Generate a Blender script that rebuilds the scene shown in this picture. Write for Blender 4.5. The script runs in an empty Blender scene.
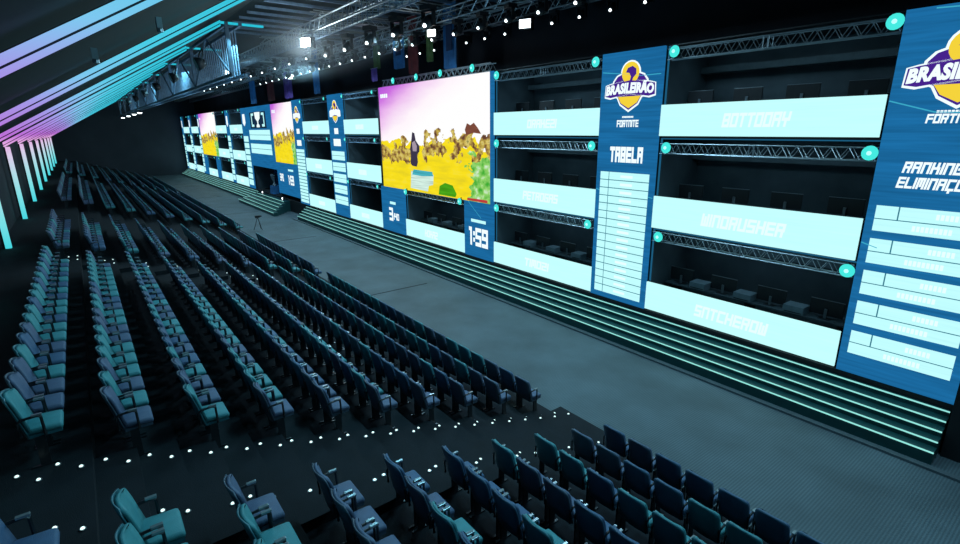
import bpy, bmesh, math, random
from mathutils import Vector, Matrix
random.seed(7)
scene = bpy.context.scene
C = scene.collection
PI = math.pi

# ------------------------------------------------------------------ camera
YAW, PITCH, ROLL, FPX = 0.653404, 0.273423, -0.008321, 510.0
CAM = Vector((0, 0, 6.35))
fw = Vector((-math.cos(PITCH)*math.cos(YAW), math.cos(PITCH)*math.sin(YAW), -math.sin(PITCH)))
rt = fw.cross(Vector((0, 0, 1))).normalized()
up = rt.cross(fw)
rt2 = rt*math.cos(ROLL) + up*math.sin(ROLL)
up2 = -rt*math.sin(ROLL) + up*math.cos(ROLL)
cd = bpy.data.cameras.new('camera')
cam = bpy.data.objects.new('camera', cd)
C.objects.link(cam)
M = Matrix((rt2, up2, -fw)).transposed().to_4x4()
M.translation = CAM
cam.matrix_world = M
cd.sensor_width = 36.0
cd.lens = FPX/960*36
cd.clip_start = 0.05
cd.clip_end = 400
scene.camera = cam

# ------------------------------------------------------------------ world, exposure
vs = scene.view_settings
vs.view_transform = 'Standard'
vs.look = 'None'
vs.exposure = 0.0
vs.gamma = 1.0
vs.use_curve_mapping = False
w = bpy.data.worlds.new('world')
scene.world = w
w.use_nodes = True
w.node_tree.nodes['Background'].inputs[0].default_value = (0.02, 0.05, 0.08, 1)
w.node_tree.nodes['Background'].inputs[1].default_value = 0.10

def lamp_light(name, kind, loc, energy, color, target=None, size=1.0, size_y=None, angle=60, blend=0.6):
    d = bpy.data.lights.new(name, kind)
    d.energy = energy
    d.color = color
    if kind == 'AREA':
        d.shape = 'RECTANGLE'
        d.size = size
        d.size_y = size_y or size
    elif kind == 'SPOT':
        d.spot_size = math.radians(angle)
        d.spot_blend = blend
        d.shadow_soft_size = size
    else:
        d.shadow_soft_size = size
    o = bpy.data.objects.new(name, d)
    o.location = loc
    if target is not None:
        o.rotation_euler = (Vector(target)-Vector(loc)).to_track_quat('-Z', 'Y').to_euler()
    C.objects.link(o)
    return o

# teal house wash from the lighting grid over the seats and the floor
for i, x in enumerate((2.5, -6, -14, -24, -36, -50, -66, -82)):
    lamp_light('wash_light', 'AREA', (x, 6.1, 9.6), (150, 190, 175, 120, 85, 70, 60, 45)[i], (0.30, 0.80, 1.0), (x-0.5, 2.2, 1), 2.4, 1.0)
for i, x in enumerate((0, -9, -18, -29, -41, -54, -70)):
    lamp_light('floor_wash_light', 'AREA', (x, 10.6, 9.6), (150, 200, 300, 360, 330, 260, 200)[i], (0.45, 0.80, 1.0), (x, 9.6, 0), 2.0, 1.0)
# added blue fill from below, without fixtures, to make the grid steel visible
for x, e in ((-14, 60), (-25, 50), (-36, 110), (-50, 110), (-68, 90)):
    lamp_light('truss_fill_light', 'AREA', (x, 7.6, 6.4), e, (0.35, 0.70, 1.0), (x-2, 8.2, 11), 4.0, 1.5)

# ------------------------------------------------------------------ materials
def lin(c):
    return tuple(((v/255)/12.92 if v/255 <= 0.04045 else ((v/255+0.055)/1.055)**2.4) for v in c)
def mat(name, rgb, rough=0.6, metal=0.0, var=0.12, scale=6.0, bump=0.0, bscale=60.0, spec=0.5):
    m = bpy.data.materials.new(name)
    m.use_nodes = True
    nt = m.node_tree
    b = nt.nodes['Principled BSDF']
    b.inputs['Roughness'].default_value = rough
    b.inputs['Metallic'].default_value = metal
    b.inputs['Specular IOR Level'].default_value = spec
    tc = nt.nodes.new('ShaderNodeTexCoord')
    n = nt.nodes.new('ShaderNodeTexNoise')
    n.inputs['Scale'].default_value = scale
    n.inputs['Detail'].default_value = 3
    nt.links.new(tc.outputs['Object'], n.inputs['Vector'])
    r = nt.nodes.new('ShaderNodeValToRGB')
    r.color_ramp.elements[0].position = 0.3
    r.color_ramp.elements[1].position = 0.7
    r.color_ramp.elements[0].color = tuple(v*(1-var) for v in rgb)+(1,)
    r.color_ramp.elements[1].color = tuple(min(1, v*(1+var)) for v in rgb)+(1,)
    nt.links.new(n.outputs['Fac'], r.inputs['Fac'])
    nt.links.new(r.outputs['Color'], b.inputs['Base Color'])
    if bump:
        n2 = nt.nodes.new('ShaderNodeTexNoise')
        n2.inputs['Scale'].default_value = bscale
        nt.links.new(tc.outputs['Object'], n2.inputs['Vector'])
        bp = nt.nodes.new('ShaderNodeBump')
        bp.inputs['Strength'].default_value = bump
        bp.inputs['Distance'].default_value = 0.01
        nt.links.new(n2.outputs['Fac'], bp.inputs['Height'])
        nt.links.new(bp.outputs['Normal'], b.inputs['Normal'])
    return m
def ribbed(m, angle, period, depth=0.35):
    """fine ribs across the floor covering"""
    nt = m.node_tree
    b = nt.nodes['Principled BSDF']
    tc = nt.nodes.new('ShaderNodeTexCoord')
    mp = nt.nodes.new('ShaderNodeMapping')
    mp.inputs['Rotation'].default_value = (0, 0, angle)
    nt.links.new(tc.outputs['Object'], mp.inputs['Vector'])
    wv = nt.nodes.new('ShaderNodeTexWave')
    wv.wave_type = 'BANDS'
    wv.bands_direction = 'X'
    wv.inputs['Scale'].default_value = 0.314/period
    nt.links.new(mp.outputs[0], wv.inputs['Vector'])
    src = b.inputs['Base Color'].links[0].from_socket
    mx = nt.nodes.new('ShaderNodeMix')
    mx.data_type = 'RGBA'
    mx.blend_type = 'MULTIPLY'
    mx.inputs['Factor'].default_value = depth
    nt.links.new(src, mx.inputs[6])
    nt.links.new(wv.outputs['Color'], mx.inputs[7])
    nt.links.new(mx.outputs[2], b.inputs['Base Color'])
def emis(name, rgb, strength=1.0, lines=0.0, lscale=9.0):
    """self-lit surface; lines > 0 adds the fine row structure of an LED wall"""
    m = bpy.data.materials.new(name)
    m.use_nodes = True
    nt = m.node_tree
    nt.nodes.remove(nt.nodes['Principled BSDF'])
    e = nt.nodes.new('ShaderNodeEmission')
    e.inputs['Strength'].default_value = strength
    e.inputs['Color'].default_value = tuple(rgb)+(1,)
    nt.links.new(e.outputs[0], nt.nodes['Material Output'].inputs[0])
    if lines:
        tc = nt.nodes.new('ShaderNodeTexCoord')
        mp = nt.nodes.new('ShaderNodeMapping')
        mp.inputs['Scale'].default_value = (0.35, 0.35, lscale)
        n = nt.nodes.new('ShaderNodeTexNoise')
        n.inputs['Scale'].default_value = 1.6
        n.inputs['Detail'].default_value = 4
        r = nt.nodes.new('ShaderNodeValToRGB')
        r.color_ramp.elements[0].position = 0.3
        r.color_ramp.elements[1].position = 0.72
        r.color_ramp.elements[0].color = tuple(v*(1-lines) for v in rgb)+(1,)
        r.color_ramp.elements[1].color = tuple(v*(1+lines) for v in rgb)+(1,)
        nt.links.new(tc.outputs['Object'], mp.inputs['Vector'])
        nt.links.new(mp.outputs[0], n.inputs['Vector'])
        nt.links.new(n.outputs['Fac'], r.inputs['Fac'])
        nt.links.new(r.outputs['Color'], e.inputs['Color'])
    return m

m_floor = mat('rubber_floor', (0.125, 0.175, 0.205), 0.62, 0, 0.22, 0.7, 0.5, 26)
ribbed(m_floor, 0.0, 0.05, 0.35)
m_riser = mat('dark_carpet', (0.008, 0.011, 0.017), 0.9, 0, 0.25, 2.5, 0.4, 90)
m_trimf = mat('grey_edge_trim', (0.10, 0.13, 0.15), 0.5)
m_wall = mat('dark_wall', (0.020, 0.024, 0.034), 0.85, 0, 0.3, 0.6)
m_wallfar = mat('far_wall_hazy', (0.060, 0.072, 0.095), 0.9, 0, 0.3, 0.2)  # base lightened towards blue to stand in for haze at the far end
m_roof = mat('roof_lining', (0.008, 0.018, 0.021), 0.8, 0, 0.4, 0.5)
m_black = mat('black_paint', (0.012, 0.013, 0.016), 0.6)
m_booth = mat('booth_lining', (0.075, 0.105, 0.125), 0.7, 0, 0.25, 1.0)
m_boothshelf = mat('booth_shelf_paint', (0.10, 0.14, 0.16), 0.6)
m_blackplastic = mat('black_plastic', (0.018, 0.020, 0.024), 0.4)
m_silver = mat('silver_edge', (0.25, 0.30, 0.34), 0.35, 0.6)
m_alu = mat('truss_aluminium', (0.42, 0.48, 0.52), 0.4, 0.7, 0.1, 12)
m_girder = mat('blue_lit_girder', (0.22, 0.32, 0.44), 0.55, 0.2, 0.2, 4)  # lighter, bluish base carries the blue haze light on the steel
m_metal = mat('armrest_metal', (0.03, 0.035, 0.042), 0.30, 0.3)
m_tip = mat('armrest_cap', (0.38, 0.43, 0.46), 0.25, 0.5)
m_fteal = mat('teal_fabric', (0.075, 0.34, 0.38), 0.6, 0, 0.10, 9, 0.4, 140)
m_fblue = mat('blue_fabric', (0.080, 0.155, 0.285), 0.6, 0, 0.10, 9, 0.4, 140)
m_fslate = mat('slate_fabric', (0.115, 0.16, 0.27), 0.6, 0, 0.10, 9, 0.4, 140)
m_shteal = mat('teal_shell', (0.04, 0.19, 0.24), 0.4)
m_shblue = mat('blue_shell', (0.050, 0.115, 0.195), 0.45)
m_shslate = mat('slate_shell', (0.075, 0.115, 0.17), 0.45)
m_red = mat('red_banner_cloth', (0.20, 0.035, 0.04), 0.8, 0, 0.25, 3)
m_bluecloth = mat('blue_banner_cloth', (0.04, 0.20, 0.48), 0.8, 0, 0.2, 3)
m_greencloth = mat('green_banner_cloth', (0.10, 0.20, 0.06), 0.8, 0, 0.4, 3)
m_purplecloth = mat('purple_banner_cloth', (0.16, 0.08, 0.40), 0.8, 0, 0.3, 3)
m_navycloth = mat('navy_banner_mark', (0.01, 0.04, 0.12), 0.8)
m_steps = mat('step_black_gloss', (0.009, 0.070, 0.076), 0.4)
m_grey = mat('grey_case', (0.22, 0.29, 0.34), 0.5)

e_cyan = emis('led_pale_cyan', lin((192, 251, 252)), 1.06, 0.04, 14)
e_cell = emis('led_cell_cyan', lin((190, 250, 252)), 1.05, 0.05, 14)
e_blue = emis('led_blue', lin((26, 104, 158)), 1.0, 0.20, 9)
e_blueedge = emis('led_blue_edge', lin((30, 95, 130)), 0.9)
e_line = emis('led_cyan_line', lin((60, 170, 200)), 1.0)
e_gridline = emis('led_grid_line', lin((50, 120, 140)), 1.0)
e_white = emis('led_white', lin((238, 253, 255)), 1.08)
e_faint = emis('led_faint_white', lin((226, 253, 253)), 1.06)
e_yellow = emis('led_yellow', lin((245, 212, 60)), 1.0)
e_purple = emis('led_purple', lin((70, 35, 140)), 1.0)
e_strip = emis('step_strip_light', lin((150, 235, 228)), 1.0)
e_lampc = emis('cyan_lamp_glass', lin((70, 235, 225)), 1.0)
e_lampc2 = emis('cyan_lamp_core', lin((180, 255, 250)), 1.2)
e_bulb = emis('white_bulb', (0.85, 0.97, 1.0), 4.0)
e_flood = emis('white_flood', (0.88, 0.97, 1.0), 30.0)
e_dot = emis('step_dot', (0.70, 1.0, 0.98), 1.6)

def portal_mat():
    m = bpy.data.materials.new('portal_led')
    m.use_nodes = True
    nt = m.node_tree
    nt.nodes.remove(nt.nodes['Principled BSDF'])
    e = nt.nodes.new('ShaderNodeEmission')
    nt.links.new(e.outputs[0], nt.nodes['Material Output'].inputs[0])
    tc = nt.nodes.new('ShaderNodeTexCoord')
    s = nt.nodes.new('ShaderNodeSeparateXYZ')
    nt.links.new(tc.outputs['Object'], s.inputs[0])
    r = nt.nodes.new('ShaderNodeValToRGB')
    cr = r.color_ramp
    cols = [(0.0, lin((70, 215, 225))), (0.12, lin((125, 225, 230))), (0.25, lin((178, 222, 232))), (0.36, lin((220, 205, 234))), (0.42, lin((232, 170, 230))), (0.47, lin((188, 110, 215))),
            (0.56, lin((165, 150, 232))), (0.64, lin((125, 200, 240))), (0.74, lin((75, 205, 230))), (1.0, lin((42, 190, 212)))]
    cr.elements[0].position, cr.elements[0].color = cols[0][0], cols[0][1]+(1,)
    cr.elements[1].position, cr.elements[1].color = cols[-1][0], cols[-1][1]+(1,)
    for p_, c_ in cols[1:-1]:
        el = cr.elements.new(p_)
        el.color = c_+(1,)
    mr = nt.nodes.new('ShaderNodeMapRange')
    mr.inputs['From Min'].default_value = 2.6
    mr.inputs['From Max'].default_value = 10.4
    nt.links.new(s.outputs['Z'], mr.inputs['Value'])
    nt.links.new(mr.outputs[0], r.inputs['Fac'])
    nt.links.new(r.outputs['Color'], e.inputs['Color'])
    e.inputs['Strength'].default_value = 1.0
    return m
e_portal = portal_mat()

def game_mat(name, seed):
    """the picture a big LED screen is showing: violet-white sky over a yellow field with brown trees"""
    m = bpy.data.materials.new(name)
    m.use_nodes = True
    nt = m.node_tree
    N, L = nt.nodes, nt.links
    N.remove(N['Principled BSDF'])
    e = N.new('ShaderNodeEmission')
    L.new(e.outputs[0], N['Material Output'].inputs[0])
    tc = N.new('ShaderNodeTexCoord')
    s = N.new('ShaderNodeSeparateXYZ')
    L.new(tc.outputs['Generated'], s.inputs[0])
    def ramp(stops, src):
        r = N.new('ShaderNodeValToRGB')
        cr = r.color_ramp
        cr.elements[0].position, cr.elements[0].color = stops[0][0], tuple(stops[0][1])+(1,)
        cr.elements[1].position, cr.elements[1].color = stops[-1][0], tuple(stops[-1][1])+(1,)
        for p_, c_ in stops[1:-1]:
            el = cr.elements.new(p_)
            el.color = tuple(c_)+(1,)
        L.new(src, r.inputs['Fac'])
        return r.outputs['Color']
    def math_(op, a, b=None, c=None):
        n = N.new('ShaderNodeMath')
        n.operation = op
        for i, v in enumerate((a, b, c)):
            if v is None:
                continue
            if isinstance(v, (int, float)):
                n.inputs[i].default_value = v
            else:
                L.new(v, n.inputs[i])
        return n.outputs[0]
    def noise(sc, sx, sz, detail=4):
        mp = N.new('ShaderNodeMapping')
        mp.inputs['Scale'].default_value = (sx, 1, sz)
        mp.inputs['Location'].default_value = (seed, 0, seed*0.7)
        L.new(tc.outputs['Generated'], mp.inputs['Vector'])
        n = N.new('ShaderNodeTexNoise')
        n.inputs['Scale'].default_value = sc
        n.inputs['Detail'].default_value = detail
        L.new(mp.outputs[0], n.inputs['Vector'])
        return n.outputs['Fac']
    def mix(f, a, b):
        n = N.new('ShaderNodeMix')
        n.data_type = 'RGBA'
        L.new(f, n.inputs['Factor'])
        for k, v in ((6, a), (7, b)):
            if isinstance(v, tuple):
                n.inputs[k].default_value = v+(1,)
            else:
                L.new(v, n.inputs[k])
        return n.outputs[2]
    X, Z = s.outputs['X'], s.outputs['Z']
    # sky: magenta in the top left corner fading to white
    d = math_('ADD', math_('MULTIPLY', X, 0.9), math_('MULTIPLY', math_('SUBTRACT', 1.0, Z), 1.25))
    d = math_('ADD', d, math_('MULTIPLY', noise(2.2, 1.5, 3.0), 0.25))
    sky = ramp([(0.08, lin((165, 70, 215))), (0.30, lin((205, 110, 225))), (0.52, lin((238, 190, 240))), (0.78, lin((255, 245, 252))), (1.0, lin((255, 255, 255)))], d)
    # field
    fld = ramp([(0.25, lin((225, 205, 40))), (0.55, lin((250, 225, 30))), (0.8, lin((235, 225, 90)))], noise(5, 1.5, 4))
    grn = math_('MULTIPLY', math_('GREATER_THAN', math_('ADD', X, math_('MULTIPLY', noise(5, 2, 3), 0.25)), 0.98), math_('LESS_THAN', math_('ADD', Z, math_('MULTIPLY', noise(4, 3, 1), 0.3)), 0.52))
    fld = mix(grn, fld, ramp([(0.35, lin((60, 170, 50))), (0.55, lin((150, 215, 110))), (0.7, lin((225, 240, 225)))], noise(16, 1.5, 1)))
    hz = math_('ADD', Z, math_('MULTIPLY', noise(4, 1.8, 0.6, 6), 0.40))
    isfield = math_('LESS_THAN', hz, 0.66)
    img = mix(isfield, sky, fld)
    # trees: brown and olive clumps in a band round the horizon
    band = math_('SUBTRACT', 1.0, math_('ABSOLUTE', math_('DIVIDE', math_('SUBTRACT', Z, math_('SUBTRACT', 0.36, math_('MULTIPLY', X, -0.12))), 0.26)))
    band = math_('MAXIMUM', band, 0.0)
    tn = noise(6.5, 1.9, 1.0, 7)
    tr = math_('GREATER_THAN', math_('MULTIPLY', math_('POWER', band, 0.5), tn), 0.42)
    tcol = ramp([(0.36, lin((95, 62, 48))), (0.45, lin((150, 115, 65))), (0.52, lin((190, 165, 70))), (0.60, lin((225, 205, 120))), (0.70, lin((110, 115, 55)))], noise(13, 2, 1.5, 5))
    img = mix(tr, img, tcol)
    L.new(img, e.inputs['Color'])
    e.inputs['Strength'].default_value = 1.0
    return m
e_game = game_mat('screen_picture_wide', 0.35)
e_game2 = game_mat('screen_picture_narrow', 1.2)

# ------------------------------------------------------------------ mesh helpers
class MB:
    def __init__(self):
        self.bm = bmesh.new()
    def box(self, x0, x1, y0, y1, z0, z1, bevel=0.0):
        v = [self.bm.verts.new((x, y, z)) for z in (z0, z1) for y in (y0, y1) for x in (x0, x1)]
        fs = [self.bm.faces.new([v[i] for i in f]) for f in ((0, 2, 3, 1), (4, 5, 7, 6), (0, 1, 5, 4), (2, 6, 7, 3), (0, 4, 6, 2), (1, 3, 7, 5))]
        if bevel:
            es = list({e for f in fs for e in f.edges})
            bmesh.ops.bevel(self.bm, geom=es, offset=bevel, segments=2, affect='EDGES', profile=0.6)
        return self
    def tube(self, pts, r, n=6):
        pts = [Vector(p) for p in pts]
        rings = []
        for i, p in enumerate(pts):
            if i == 0: d = pts[1]-p
            elif i == len(pts)-1: d = p-pts[-2]
            else: d = (pts[i+1]-p).normalized()+(p-pts[i-1]).normalized()
            d.normalize()
            a = d.cross(Vector((0, 0, 1)))
            if a.length < 0.05: a = d.cross(Vector((0, 1, 0)))
            a.normalize()
            b = d.cross(a)
            rr = r[i] if isinstance(r, (list, tuple)) else r
            rings.append([self.bm.verts.new(p+a*math.cos(2*PI*k/n)*rr+b*math.sin(2*PI*k/n)*rr) for k in range(n)])
        for i in range(len(rings)-1):
            for k in range(n):
                self.bm.faces.new((rings[i][k], rings[i][(k+1) % n], rings[i+1][(k+1) % n], rings[i+1][k]))
        self.bm.faces.new(rings[0][::-1])
        self.bm.faces.new(rings[-1])
        return self
    def prism(self, pts, y0, y1):
        """outline in x,z extruded along y"""
        a = [self.bm.verts.new((x, y0, z)) for x, z in pts]
        b = [self.bm.verts.new((x, y1, z)) for x, z in pts]
        self.bm.faces.new(a)
        self.bm.faces.new(b[::-1])
        n = len(pts)
        for i in range(n):
            self.bm.faces.new((a[(i+1) % n], a[i], b[i], b[(i+1) % n]))
        return self
    def extrude_yz(self, pts, x0, x1):
        a = [self.bm.verts.new((x0, y, z)) for y, z in pts]
        b = [self.bm.verts.new((x1, y, z)) for y, z in pts]
        self.bm.faces.new(a)
        self.bm.faces.new(b[::-1])
        n = len(pts)
        for i in range(n):
            self.bm.faces.new((a[(i+1) % n], a[i], b[i], b[(i+1) % n]))
        return self
    def build(self, name, m, parent=None, smooth=False, loc=None):
        bmesh.ops.recalc_face_normals(self.bm, faces=self.bm.faces)
        me = bpy.data.meshes.new(name)
        self.bm.to_mesh(me)
        self.bm.free()
        if smooth:
            for p in me.polygons: p.use_smooth = True
        me.materials.append(m)
        o = bpy.data.objects.new(name, me)
        if loc: o.location = loc
        C.objects.link(o)
        if parent: o.parent = parent
        return o
def tag(o, label=None, cat=None, group=None, kind=None):
    if label: o['label'] = label
    if cat: o['category'] = cat
    if group: o['group'] = group
    if kind: o['kind'] = kind
    return o
def thing(name, label, cat, loc=(0, 0, 0), group=None, rz=0):
    o = bpy.data.objects.new(name, None)
    o.empty_display_size = 0.1
    o.location = loc
    o.rotation_euler = (0, 0, rz)
    C.objects.link(o)
    return tag(o, label, cat, group)
def copy_tree(o, loc=None, label=None, group=None, parent=None):
    c = o.copy()
    C.objects.link(c)
    if parent: c.parent = parent
    if loc is not None: c.location = loc
    if label: c['label'] = label
    if group: c['group'] = group
    for ch in KIDS.get(o.name, []):
        copy_tree(ch, parent=c)
    return c
KIDS = {}
def remember(o, kids):
    KIDS[o.name] = kids
    return o
ORD = ['first', 'second', 'third', 'fourth', 'fifth', 'sixth', 'seventh', 'eighth', 'ninth', 'tenth', 'eleventh', 'twelfth', 'thirteenth',
       'fourteenth', 'fifteenth', 'sixteenth', 'seventeenth', 'eighteenth', 'nineteenth', 'twentieth', 'twenty-first', 'twenty-second', 'twenty-third', 'twenty-fourth']

def text_mesh(body, m, parent, cx, cz, width, height, y, name='lettering', shear=0.0, bold=0.02, label=None, arch=0.0):
    """raised letters facing the seats, fitted to width x height, origin frame of the parent"""
    cu = bpy.data.curves.new('tmp', 'FONT')
    cu.body = body
    cu.size = 1.0
    cu.offset = bold
    cu.shear = shear
    cu.extrude = 0.02
    cu.resolution_u = 3
    cu.space_character = 1.04
    o = bpy.data.objects.new('tmp', cu)
    C.objects.link(o)
    dg = bpy.context.evaluated_depsgraph_get()
    me = bpy.data.meshes.new_from_object(o.evaluated_get(dg))
    bpy.data.objects.remove(o)
    bpy.data.curves.remove(cu)
    xs = [v.co.x for v in me.vertices]
    ys = [v.co.y for v in me.vertices]
    x0, x1, y0, y1 = min(xs), max(xs), min(ys), max(ys)
    for v in me.vertices:
        u = (v.co.x-x0)/(x1-x0)-0.5
        t = (v.co.y-y0)/(y1-y0)-0.5
        k = 1.0+arch*0.25*(1-abs(2*u))
        v.co = Vector((cx+u*width, y-(0.006 if v.co.z > 0 else 0.0), cz+t*height*k-arch*height*(2*u)**2*0.35))
    me.materials.clear()
    me.materials.append(m)
    ob = bpy.data.objects.new(name, me)
    C.objects.link(ob)
    ob.parent = parent
    if label: ob['label'] = label
    return ob

GL = {}
def _g(ch, *segs): GL[ch] = segs
L_, R_, T_, B_, M_ = ((0, 0), (0, 6)), ((4, 0), (4, 6)), ((0, 6), (4, 6)), ((0, 0), (4, 0)), ((0, 3), (4, 3))
LL, LU, RL, RU = ((0, 0), (0, 3)), ((0, 3), (0, 6)), ((4, 0), (4, 3)), ((4, 3), (4, 6))
_g('A', L_, R_, T_, M_); _g('B', L_, R_, T_, M_, B_); _g('C', L_, T_, B_); _g('D', L_, R_, T_, B_); _g('E', L_, T_, M_, B_); _g('F', L_, T_, M_)
_g('G', L_, T_, B_, RL, ((2.2, 3), (4, 3))); _g('H', L_, R_, M_); _g('I', ((0, 0), (0, 6))); _g('K', L_, RL, ((0, 3), (3.2, 3)), ((3.2, 3), (3.2, 6))); _g('L', L_, B_)
_g('M', L_, R_, T_, ((2, 1.5), (2, 6))); _g('N', L_, R_, T_); _g('O', L_, R_, T_, B_); _g('P', L_, T_, M_, RU); _g('R', L_, T_, RU, M_, ((3.4, 0), (3.4, 3)))
_g('S', T_, LU, M_, RL, B_); _g('T', T_, ((2, 0), (2, 6))); _g('U', L_, R_, B_); _g('W', L_, R_, B_, ((2, 0), (2, 4.5))); _g('X', LU, RU, M_, LL, RL); _g('Y', LU, RU, M_, ((2, 0), (2, 3)))
_g('Z', T_, RU, M_, LL, B_); _g('1', ((2, 0), (2, 6)), ((0.8, 6), (2, 6))); _g('3', T_, R_, M_, B_); _g('4', LU, R_, M_); _g('5', T_, LU, M_, RL, B_)
_g('9', T_, LU, M_, R_, B_); _g('0', L_, R_, T_, B_); _g(':', ((0, 1.6), (0, 1.7)), ((0, 4.3), (0, 4.4))); _g('/', ((0, 0), (0, 3)), ((1.2, 3), (1.2, 6)))
_g('\u00c7', L_, T_, B_, ((2, -1.6), (2, -0.6))); _g('\u00d5', L_, R_, T_, B_, ((0.8, 8), (3.2, 8)))
def block_text(body, m, parent, cx, cz, width, height, y, name='lettering', shear=0.0, th=1.6):
    """square heavy LED capitals, raised a little from the display"""
    adv = []
    x = 0.0
    for ch in body:
        wd = {'I': 0.0, ':': 0.0, '/': 1.2, '1': 2.0}.get(ch, 4.0)
        adv.append(x)
        x += wd+th+0.6
    tot = x-0.6-th
    sx, sz = width/(tot+th), height/(6+th)
    b = MB()
    lay = 0
    for ch, x0 in zip(body, adv):
        off = -0.8 if ch == '1' else 0
        for k, (p, q) in enumerate(GL[ch]):
            xa, xb = sorted((p[0]+off, q[0]+off))
            za, zb = sorted((p[1], q[1]))
            xa, xb, za, zb = xa+x0-th/2, xb+x0+th/2, za-th/2, zb+th/2
            d = 0.0002*k
            b.box(0, 1, y-0.006-d, y, 0, 1)
            vs_ = list(b.bm.verts)[-8:]
            for v in vs_:
                X = xa if v.co.x < 0.5 else xb
                Z = za if v.co.z < 0.5 else zb
                v.co.x = cx+(X+th/2)*sx-width/2+shear*(Z-3)*sz
                v.co.z = cz+(Z-3)*sz
    return b.build(name, m, parent)

# ================================================================== SETTING
XN, XF = 6.0, -91.0            # near and far ends of the hall
YW = -2.7                      # side wall behind the last row
P, RZ = 0.885, 0.263           # row depth and riser
def tread_z(n): return 0.20+RZ*n
def row_y(n): return 7.05-P*n           # chair origin of row n
def edge_y(n): return 7.48-P*n          # front edge of tread n

MB().box(XF, XN, 7.4, 15.6, -0.2, 0.0).build('floor', m_floor)['kind'] = 'structure'
prof = [(7.48, -0.2)]
for n in range(10):
    prof += [(edge_y(n), tread_z(n-1) if n else 0.0), (edge_y(n), tread_z(n))]
prof += [(YW, tread_z(9)), (YW, -0.2)]
prof[1] = (7.48, 0.0)
prof = [q for i, q in enumerate(prof) if i == 0 or q != prof[i-1]]
o = MB().extrude_yz(prof, XF, XN).build('seating_riser', m_riser)
o['kind'] = 'structure'
MB().box(XF, XN, 15.2, 15.6, 0, 11.6).build('wall_stage', m_wall)['kind'] = 'structure'
MB().box(XF, XN, YW-0.3, YW, -0.2, 5.9).build('wall_side', m_wall)['kind'] = 'structure'
MB().box(XF-0.3, XF, YW, 15.6, -0.2, 11.6).build('wall_far', m_wallfar)['kind'] = 'structure'
MB().box(XN, XN+0.3, YW, 15.6, -0.2, 11.6).build('wall_near', m_wall)['kind'] = 'structure'
o = MB().extrude_yz([(YW-0.3, 5.96), (YW, 6.0), (6.9, 11.62), (15.6, 11.7), (15.6, 12.0), (6.85, 11.95), (YW-0.3, 6.3)], XF-0.3, XN+0.3).build('ceiling', m_roof)
o['kind'] = 'structure'
# low edge moulding where the floor meets the stage base
MB().box(-38.4, XN, 11.84, 11.96, 0.0, 0.05).build('trim_1', m_trimf)['kind'] = 'structure'
for k, x in enumerate((-18.0, -31.0, -44.0, -57.0, -70.0)):
    MB().box(x-0.03, x+0.03, 7.55, 10.9, 0.0, 0.004).build('trim_%d' % (k+2), m_riser)['kind'] = 'structure'

# half steps in the cross aisles (two rises per row)
def stairs(x0, x1):
    b = MB()
    for n in range(0, 10):
        zz = (tread_z(n-1) if n else 0.0)
        b.box(x0, x1, edge_y(n), edge_y(n)+P/2, zz, (zz+tread_z(n))/2)
    return b
for x0, x1 in ((-7.30, -5.22), (-20.35, -19.35)):
    o = stairs(x0, x1).build('aisle_stairs', m_riser)
    o['kind'] = 'structure'
# side walkway wall at the end of the stage

# ================================================================== STAGE STEPS
def stage_steps(x0, x1, ytop, ybot, label, group=None, skew0=0.0, skew1=0.0):
    """five LED-edged steps running along the stage; skew moves the bottom end of each side"""
    t = thing('stage_steps', label, 'steps', ((x0+x1)/2, (ytop+ybot)/2, 0), group)
    cx, cy = (x0+x1)/2, (ytop+ybot)/2
    n = 5
    for k in range(n):                      # k = 0 is the top step
        f = k/(n-1)
        yf = ytop+(ybot-ytop)*f
        zt = 0.84-0.138*k
        a, b = x0+skew0*f, x1+skew1*f
        yb = 12.999 if k == 0 else ytop+(ybot-ytop)*(k-1)/(n-1)
        if k and yb > 12.98: yb = 12.98
        MB().box(a-cx, b-cx, yf+0.02-cy, yb+0.02-cy if k else 12.995-cy, 0.0, zt).build('step', m_steps, t)
        MB().box(a-cx, b-cx, yf-cy, yf+0.02-cy, zt-0.036, zt-0.010).build('led_strip', e_strip, t)
    return t
stage_steps(-38.4, -1.48, 12.93, 12.06, 'longest flight of black stage steps edged with pale green light lines', skew0=0.5, skew1=0.03)
stage_steps(-90.2, -51.4, 12.93, 12.08, 'distant flight of stage steps edged with light, far side of the stage entrance')
stage_steps(-50.2, -42.3, 12.5, 11.1, 'short wider flight of lit steps projecting in front of the dark stage entrance', skew0=-1.1, skew1=1.8)
MB().box(-90.3, -1.42, 13.0, 15.2, 0.0, 0.96).build('trim_7', m_black)['kind'] = 'structure'
MB().box(-1.42, XN, 12.6, 15.2, 0.0, 8.6).build('wall_stage_return', m_black)['kind'] = 'structure'

# ================================================================== BOOTHS
FL = (0.98, 3.50, 6.10)
SILL = (1.87, 4.45, 6.96)
TOP = (3.45, 6.03, 8.46)
LAMPZ = (3.31, 5.81, 8.27)
BANZ = ((1.0, 1.85), (3.52, 4.44), (6.12, 6.95))
LEVEL = ('bottom', 'middle', 'top')

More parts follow.
